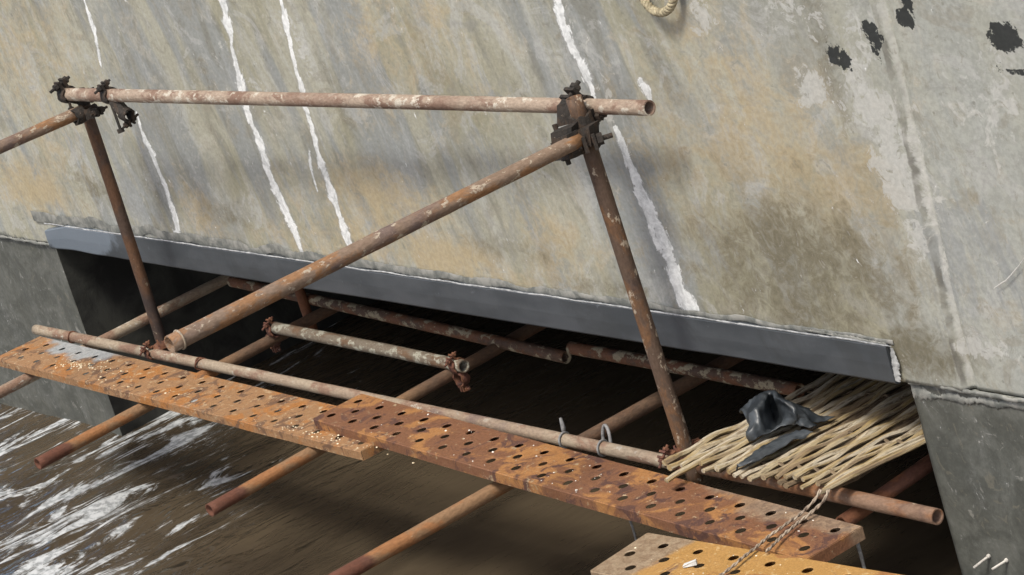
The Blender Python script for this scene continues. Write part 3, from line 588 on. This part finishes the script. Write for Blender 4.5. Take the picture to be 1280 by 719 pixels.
# ------------------------------------------------------------------ perforated steel planks
def plank(bl, br, W, mat, label, rows=3, per=.148, hd=.0165, hgt=.042, zsag=.004, offset=0.):
    # bl, br: back left and back right top corners; width W towards the river; one thing with deck, flanges, end plates
    bl = Vector(bl); br = Vector(br); L = (br-bl).length; ax = (br-bl).normalized(); ay = Vector((ax.y, -ax.x, 0)).normalized(); az = ax.cross(-ay).normalized()
    if az.z < 0: az = -az
    t = empty('steel_plank', bl, label, 'plank', 'perforated steel planks')
    M4 = Matrix((ax, ay, az)).transposed().to_quaternion()
    if Matrix((ax, ay, az)).determinant() < 0:      # keep a right-handed frame: local y runs back to front
        M4 = Matrix((ax, -ay, az)).transposed().to_quaternion(); sy = -1
    else: sy = 1
    t.rotation_mode = 'QUATERNION'; t.rotation_quaternion = M4
    def P(x, y, z): return (x, sy*y, z + zsag*math.sin(math.pi*x/L)*-1 + .0018*mnoise.noise(Vector((x*3, y*9, 1))))
    V = []; F = []; mg = .018; rw = (W-2*mg)/rows; n = 16
    def circ(cx, cy, r, z): return [P(cx+r*math.cos(2*math.pi*k/n), cy+r*math.sin(2*math.pi*k/n), z) for k in range(n)]
    def add(vs, fs):
        b = len(V); V.extend(vs); F.extend([tuple(i+b for i in f) for f in fs])
    def strip_(y0, y1):
        k = int(L/.05)
        add([P(L*i/k, y, 0) for i in range(k+1) for y in (y0, y1)], [(2*i, 2*i+2, 2*i+3, 2*i+1) for i in range(k)])
    strip_(0, mg); strip_(W-mg, W)
    for r in range(rows):
        y0 = mg+rw*r; y1 = y0+rw; yc = (y0+y1)/2
        xs = []; x = offset + (per/2 if r % 2 else 0)
        while x > per*.6: x -= per
        while x < L-.02:
            if x > .025: xs.append(x)
            x += per
        cur = 0.
        for xh in xs:
            a = xh-rw/2*.9; b = xh+rw/2*.9
            a = max(a, cur+.001); b = min(b, L-.001)
            k = max(1, int((a-cur)/.05)); add([P(cur+(a-cur)*i/k, y, 0) for i in range(k+1) for y in (y0, y1)], [(2*i, 2*i+2, 2*i+3, 2*i+1) for i in range(k)])
            # square cell with round hole; outline points matched by direction
            out = []
            for q in range(n):
                th = 2*math.pi*q/n; cx_, cy_ = math.cos(th), math.sin(th); s = 1/max(abs(cx_), abs(cy_))
                ox = xh + cx_*s*((b-xh) if cx_ > 0 else (xh-a)); oy = yc + cy_*s*(rw/2)
                out.append(P(ox, oy, 0))
            jr = hd*random.uniform(.93, 1.06)
            add(out + circ(xh, yc, jr+.003, 0) + circ(xh, yc, jr, -.002) + circ(xh, yc, jr+.0005, -.0035),
                [(q+g*n, (q+1) % n+g*n, (q+1) % n+(g+1)*n, q+(g+1)*n) for g in range(3) for q in range(n)])
            cur = b
        k = max(1, int((L-cur)/.05)); add([P(cur+(L-cur)*i/k, y, 0) for i in range(k+1) for y in (y0, y1)], [(2*i, 2*i+2, 2*i+3, 2*i+1) for i in range(k)])
    bm = bmesh.new(); 
    for v in V: bm.verts.new(v)
    bm.verts.ensure_lookup_table()
    for f in F:
        try: bm.faces.new([bm.verts[i] for i in f])
        except ValueError: pass
    bmesh.ops.remove_doubles(bm, verts=bm.verts, dist=.00005); bmesh.ops.recalc_face_normals(bm, faces=bm.faces)
    me = bpy.data.meshes.new('deck'); bm.to_mesh(me); bm.free(); me.materials.append(mat)
    o = bpy.data.objects.new('deck', me); COL.objects.link(o); o.parent = t
    for yy, s in ((0, 1), (W, -1)):
        V = []; F = []; k = int(L/.06)
        for i in range(k+1):
            x = L*i/k; dn = .0014*mnoise.noise(Vector((x*5, yy*7, 4)))
            for (dy, z) in ((0, -.0006), (-s*.003+dn, -.004), (-s*.003+dn*2, -hgt), (s*.014, -hgt-.001), (s*.014, -hgt+.002), (-s*.0005, -hgt+.003), (0, -.004)):
                V.append(P(x, yy+dy, z))
        for i in range(k):
            for j in range(7): F.append((i*7+j, i*7+(j+1) % 7, i*7+7+(j+1) % 7, i*7+7+j))
        F += [tuple(range(7)), tuple(range(k*7, k*7+7))]
        link('side_flange', V, F, mat, t)
    for x, s in ((0, 1), (L, -1)):
        a = x-s*.004; b = x-s*.0005
        vs = [P(a, .002, -.001), P(a, W-.002, -.001), P(a, W-.002, -hgt), P(a, .002, -hgt), P(b, .002, -.001), P(b, W-.002, -.001), P(b, W-.002, -hgt), P(b, .002, -hgt)]
        link('end_plate', vs, [(0,1,2,3),(7,6,5,4),(0,4,5,1),(1,5,6,2),(2,6,7,3),(3,7,4,0)], mat, t)
    t['_L'] = L; del t['_L']
    return t, P, L, W
def wid(bl, br, f):   # distance of point f from the back edge
    bl = Vector(bl); d = (Vector(br)-bl).normalized(); v = Vector(f)-bl; v.z = 0; d.z = 0; return (v-d*v.dot(d)).length
A_bl = onZ(44, 419, .020); A_fr = onZ(451, 564, .018); A_fl = onZ(-6, 447.5, .020)
dA = (A_fr-A_fl).normalized(); perp = Vector((-dA.y, dA.x, 0)).normalized()
wA = (A_bl-A_fl).dot(perp); A_bl2 = A_fl+perp*wA + dA*0; A_br = A_fr+perp*wA
def crumbs(t, P, spots, n, s0, s1, mat, name='mortar_splash'):
    m = MB()
    for (cx, cy, sx, sy_, k) in spots:
        for _ in range(k):
            x = random.gauss(cx, sx); y = random.gauss(cy, sy_)
            if x < .01 or y < .006 or y > n-.006: continue
            r = random.uniform(s0, s1)*random.choice((.5, .7, 1)); c = Vector(P(x, y, r*.25)); V = []
            e1 = random.uniform(.6, 1.7); ang = random.uniform(0, 3.14)
            for ph, rr_ in ((0, 1), (.55, .8), (1, .0)):
                for q in range(6):
                    th = q*math.pi/3+ang; j = random.uniform(.75, 1.2); V.append(c+Vector((r*rr_*math.cos(th)*e1*j, r*rr_*math.sin(th)*j, -r*.3+r*.7*ph)))
            m.add(V, [(q, (q+1) % 6, 6+(q+1) % 6, 6+q) for q in range(6)] + [(6+q, 6+(q+1) % 6, 12+(q+1) % 6, 12+q) for q in range(6)])
    tag(link(name, m.v, m.f, mat, t, True), kind='stuff')
CRUMB = plain('yellowish_mortar', (.45, .36, .22), (.74, .66, .50), 60, .5, .002, .5)
CRUMBW = plain('whitish_mortar', (.55, .52, .46), (.80, .78, .72), 60, .6, .002)
tA, PA, LA, WA = plank(A_bl2, A_br, wA, P_A, 'pale orange perforated steel plank on the left with a grey cement patch and crumbs', 3, .153, .0148, .036, 0)
crumbs(tA, PA, [(.60, WA*.62, .13, .022, 60), (.75, WA*.50, .12, .03, 45), (1.0, WA*.75, .3, .05, 20), (2.6, WA*.9, .25, .015, 40), (2.75, WA*.75, .16, .03, 26)], WA, .002, .0065, CRUMB)
B_bl = onZ(452, 492, .060); B_br = onZ(1077, 658, .034); B_f = onZ(1013, 699, .034); B_fl = onZ(388, 523, .060)
wB = (wid(B_bl, B_br, B_f)+wid(B_bl, B_br, B_fl))/2
tB, PB, LB, WB = plank(B_bl, B_br, wB, P_B, 'long brown perforated steel plank in the middle, purple brown with orange patches', 3, .150, .0166, .040, .004, .05)
crumbs(tB, PB, [(1.2, WB*.95, .5, .01, 8), (1.5, WB*.6, .15, .05, 14), (.7, WB*.2, .3, .05, 10), (2.3, WB*.3, .3, .06, 8)], WB, .002, .005, CRUMBW)
C_bl = onZ(810, 666, .045); C_fl = onZ(742, 714, .045); C_br = onZ(1088, 712, .045); C_br = C_bl+(C_br-C_bl).normalized()*2.4
wC = wid(C_bl, C_br, C_fl)
tC, PC, LC, WC = plank(C_bl, C_br, wC, P_C, 'ochre perforated steel plank cut off by the bottom edge, bare brown at its end', 3, .150, .0166, .040, 0, .12)
crumbs(tC, PC, [(.5, WC*.5, .25, .07, 30), (.3, WC*.85, .1, .02, 8)], WC, .0015, .004, CRUMB)
ch = onZ(862, 705, .055); m = MB(); m.box(ch, Vector((.75, .6, .1)).normalized(), Vector((-.6, .75, 0)).normalized(), Zv, .020, .006, .005, .003)
tag(m.build_at('mortar_chip', MORTAR, ch), 'small white mortar chip lying on the ochre plank', 'debris')

# ------------------------------------------------------------------ bamboo mat
mf0 = onZ(836, 594, .085); mf1 = onZ(1040, 618, .085)
mroot = empty('bamboo_mat', (mf0.x, mf0.y, .075), 'woven mat of pale split bamboo laths lying from the brown plank into the opening', 'mat')
m = MB(); NL = 20; x0, x1 = 1.045, 1.735
def matz(y): return .084 - .030*min(1, max(0, (y+.12)/.5))
for i in range(NL):
    x = x0+(x1-x0)*i/(NL-1)+random.uniform(-.006, .006); ys = -.125+.045*i/(NL-1)+random.uniform(-.030, .026); ye = .85+random.uniform(-.12, .12)
    if i == 3: ys -= .075
    pts = []; rad = []; n = 30; r = random.uniform(.0068, .0105); sl = random.uniform(-.03, .03); ph = random.uniform(-.5, .5); kk = random.uniform(.6, 1.3)
    for k in range(n+1):
        y = ys+(ye-ys)*k/n; wv = math.cos((y+.10)*2*math.pi/.19+(math.pi if i % 2 else 0))
        pts.append((x+sl*(y-ys)+.0045*math.sin(y*9*kk+ph*9)+.002*math.sin(y*31*kk+i), y, matz(y)+.0035*wv+.003*math.sin(y*21+i)))
        rad.append(r*(1+.12*math.sin(y*37+i*2)+random.uniform(-.06, .06)))
    m.path(pts, rad, 7, 1.35, X)
m.build('laths', BAMB, mroot, False)
m = MB()
for i in range(22):          # second, thinner layer below, slightly askew
    x = x0+(x1-x0)*i/21+random.uniform(-.012, .012); ys = -.06+random.uniform(-.04, .06); ye = .8+random.uniform(-.15, .1); sl = random.uniform(-.05, .05)
    r = random.uniform(.006, .010); pts = [(x+sl*(t_*(ye-ys)), ys+(ye-ys)*t_, matz(ys+(ye-ys)*t_)-.016+.005*math.sin(t_*19+i)) for t_ in np.linspace(0, 1, 16)]
    m.path(pts, r, 6, 1.5, X)
m.build('under_laths', BAMBD, mroot, False)
for j, y in enumerate((-.03, .23, .50)):
    m = MB(); pts = []
    for k in range(80):
        x = x0-.02+(x1-x0+.04)*k/79; u = (x-x0)/(x1-x0)*(NL-1)
        pts.append((x, y+.008*math.sin(x*9+j)+.045*(x-x0)/(x1-x0), matz(y)-.0075*math.cos(math.pi*u+ (math.pi if j % 2 else 0))))
    m.path([Vector(p)-Vector((0,0,.006)) for p in pts], .0035, 6, 2.0, Yv); m.build('weaver_strip', BAMBD, mroot)
m = MB()     # doubled edge laths at the right border
for k in range(3):
    xx = x1+.012+.012*k; m.path([(xx+.004*math.sin(y*17+k), y, matz(y)+.006*math.sin(y*11+k)) for y in np.linspace(-.08-.02*k, .9, 24)], .007, 6)
m.build('edge_binding', BAMB, mroot)

# ------------------------------------------------------------------ black rubber sheet crumpled on the mat
def cloth():
    out = [(926,517),(936,503),(952,494),(964,492),(982,499),(996,507),(1003,520),(1022,530),(1015,540),(1000,541),(985,537),(972,540),(958,543),(946,549),(938,552),(931,541)]
    base = onZ(965, 530, .09)
    # crumpled shell: control net (px, py, height) left to right, front edge to back edge
    net = [[(939,552,.10),(944,549,.115),(953,545,.115),(964,541,.105),(976,538,.10),(990,535,.112),(1003,535,.105),(1018,537,.09)],
           [(934,543,.125),(942,535,.155),(955,533,.135),(964,528,.105),(975,529,.105),(990,525,.15),(1004,526,.13),(1022,532,.095)],
           [(930,532,.135),(940,521,.18),(954,520,.175),(965,511,.125),(978,514,.16),(992,515,.185),(1003,521,.15),(1020,530,.10)],
           [(929,521,.14),(941,508,.195),(953,500,.215),(963,496,.205),(979,502,.215),(993,508,.20),(1003,517,.16),(1019,529,.10)],
           [(929,519,.12),(941,504,.17),(952,496,.19),(963,493,.195),(980,499,.20),(995,506,.18),(1005,516,.14),(1021,529,.095)]]
    nu, nv = 8, 5; m = 56; k = 36
    C = np.array([[list(onZ(a, b, .085+(h-.09)*.8)) for (a, b, h) in row] for row in net])   # nv x nu x 3
    # extra back row falling to the mat
    back = C[-1].copy(); back[:, 1] += .06; back[:, 2] = .075; C = np.concatenate([C, back[None]], 0); nv = 6
    def cr(P, t):    # catmull-rom along first axis
        n = P.shape[0]; i = min(int(t), n-2); f = t-i; g = lambda j: P[max(0, min(n-1, j))]
        a, b, c, d = g(i-1), g(i), g(i+1), g(i+2)
        return .5*((2*b)+(-a+c)*f+(2*a-5*b+4*c-d)*f*f+(-a+3*b-3*c+d)*f**3)
    V = []
    for i in range(k+1):
        row = cr(C, i/k*(nv-1))
        for j in range(m+1):
            p = Vector(cr(row, j/m*(nu-1))); q = p*28; p += Vector((mnoise.noise(q), mnoise.noise(q+Vector((5,5,5))), mnoise.noise(q+Vector((9,1,3)))))*.009; g = p*13; p += Vector((mnoise.noise(g+Vector((3,8,1))), mnoise.noise(g), mnoise.noise(g+Vector((1,1,7)))))*.022
            p += Vector((0,0,1))*abs(mnoise.noise(p*45))*.010
            V.append(p)
    F = [(i*(m+1)+j, i*(m+1)+j+1, (i+1)*(m+1)+j+1, (i+1)*(m+1)+j) for i in range(k) for j in range(m)]
    # tail strip lying down the mat towards the plank
    ca = [onZ(1003,540,.10), onZ(985,548,.10), onZ(962,560,.105), onZ(940,574,.105), onZ(922,585,.10)]; wv = [.050, .055, .046, .034, .010]
    b = len(V); nn = 9; seg = 30
    for i in range(seg+1):
        t_ = i/seg*4; p = Vector(cr(np.array([list(c) for c in ca]), t_)); w_ = wv[min(3, int(t_))]*(1-(t_-int(t_)))+wv[min(4, int(t_)+1)]*(t_-int(t_)) if t_ < 4 else wv[4]
        for j in range(nn):
            s = j/(nn-1)*2-1; q = p+Vector((s*w_*.9, s*w_*.15, .010*(1-abs(s-.3)*1.2)+.010*mnoise.noise(Vector((i*.25, j*.8, 2))))); V.append(q)
    F += [(b+i*nn+j, b+i*nn+j+1, b+(i+1)*nn+j+1, b+(i+1)*nn+j) for i in range(seg) for j in range(nn-1)]
    o = link('rubber_sheet', [v-base for v in V], F, RUBBER, None, True, loc=base)
    md = o.modifiers.new('thickness', 'SOLIDIFY'); md.thickness = .0025; md.offset = 0
    tag(o, 'crumpled black rubber sheet dropped on the bamboo mat, folded open at the front', 'rubber sheet')
cloth()

# ------------------------------------------------------------------ ropes and wires
def rope(pts, r, label):
    P = [Vector(p) for p in pts]; out = []
    for i in range(len(P)-1):
        for k in range(26):
            f = k/26; g = lambda j: P[max(0, min(len(P)-1, j))]; a, b, c, d = g(i-1), g(i), g(i+1), g(i+2)
            out.append(.5*((2*b)+(-a+c)*f+(2*a-5*b+4*c-d)*f*f+(-a+3*b-3*c+d)*f**3))
    m = MB(); s = 0
    for st in range(2):
        pp = []; s = 0
        for i, p in enumerate(out):
            if i: s += (p-out[i-1]).length
            a = (out[min(i+1, len(out)-1)]-out[max(i-1, 0)]).normalized(); x = a.cross(Zv).normalized(); y = x.cross(a); th = s/.060*2*math.pi+st*math.pi
            rr_ = r*(.50+.2*mnoise.noise(Vector((s*30, st, 0)))); pp.append(p+(x*math.cos(th)+y*math.sin(th))*rr_+x*.004*mnoise.noise(Vector((s*14, 7, 1))))
        m.path(pp, [r*(.66+.22*mnoise.noise(Vector((i*.21, st*4, 3)))) for i in range(len(pp))], 6)
    return tag(m.build_at('straw_rope', ROPE, P[0], True), label, 'rope', 'twisted ropes hanging from the mat')
rope([onZ(1026,612,.105), onZ(1018,626,.085), onZ(998,644,.055), onZ(965,668,.056), onZ(940,688,.060), onZ(922,703,.062), onZ(902,718,.058), onZ(880,738,.058)], .0048, 'longer twisted straw rope trailing from the mat across two planks')
rope([onZ(1036,612,.10), onZ(1030,626,.085), onZ(1012,642,.055), onZ(985,664,.052), onZ(957,690,.058)], .0048, 'shorter twisted straw rope on the brown plank, right of the longer one')
def wire(pts, r, label):
    m = MB(); m.path(pts, r, 6); tag(m.build_at('hanging_wire', WIRE, pts[0], True), label, 'wire', 'wires hanging below the planks')
a = onY(784, 640, -.20); wire([a, a+Vector((.004, 0, -.06)), a+Vector((0, 0, -.16)), a+Vector((.01, 0, -.45))], .0042, 'thin grey wire hanging between the brown and ochre planks')
a = onY(1070, 672, -.18); wire([a, a+Vector((0, 0, -.06)), a+Vector((-.004, 0, -.16)), a+Vector((0, 0, -.45))], .0055, 'grey wire hanging under the right end of the brown plank')
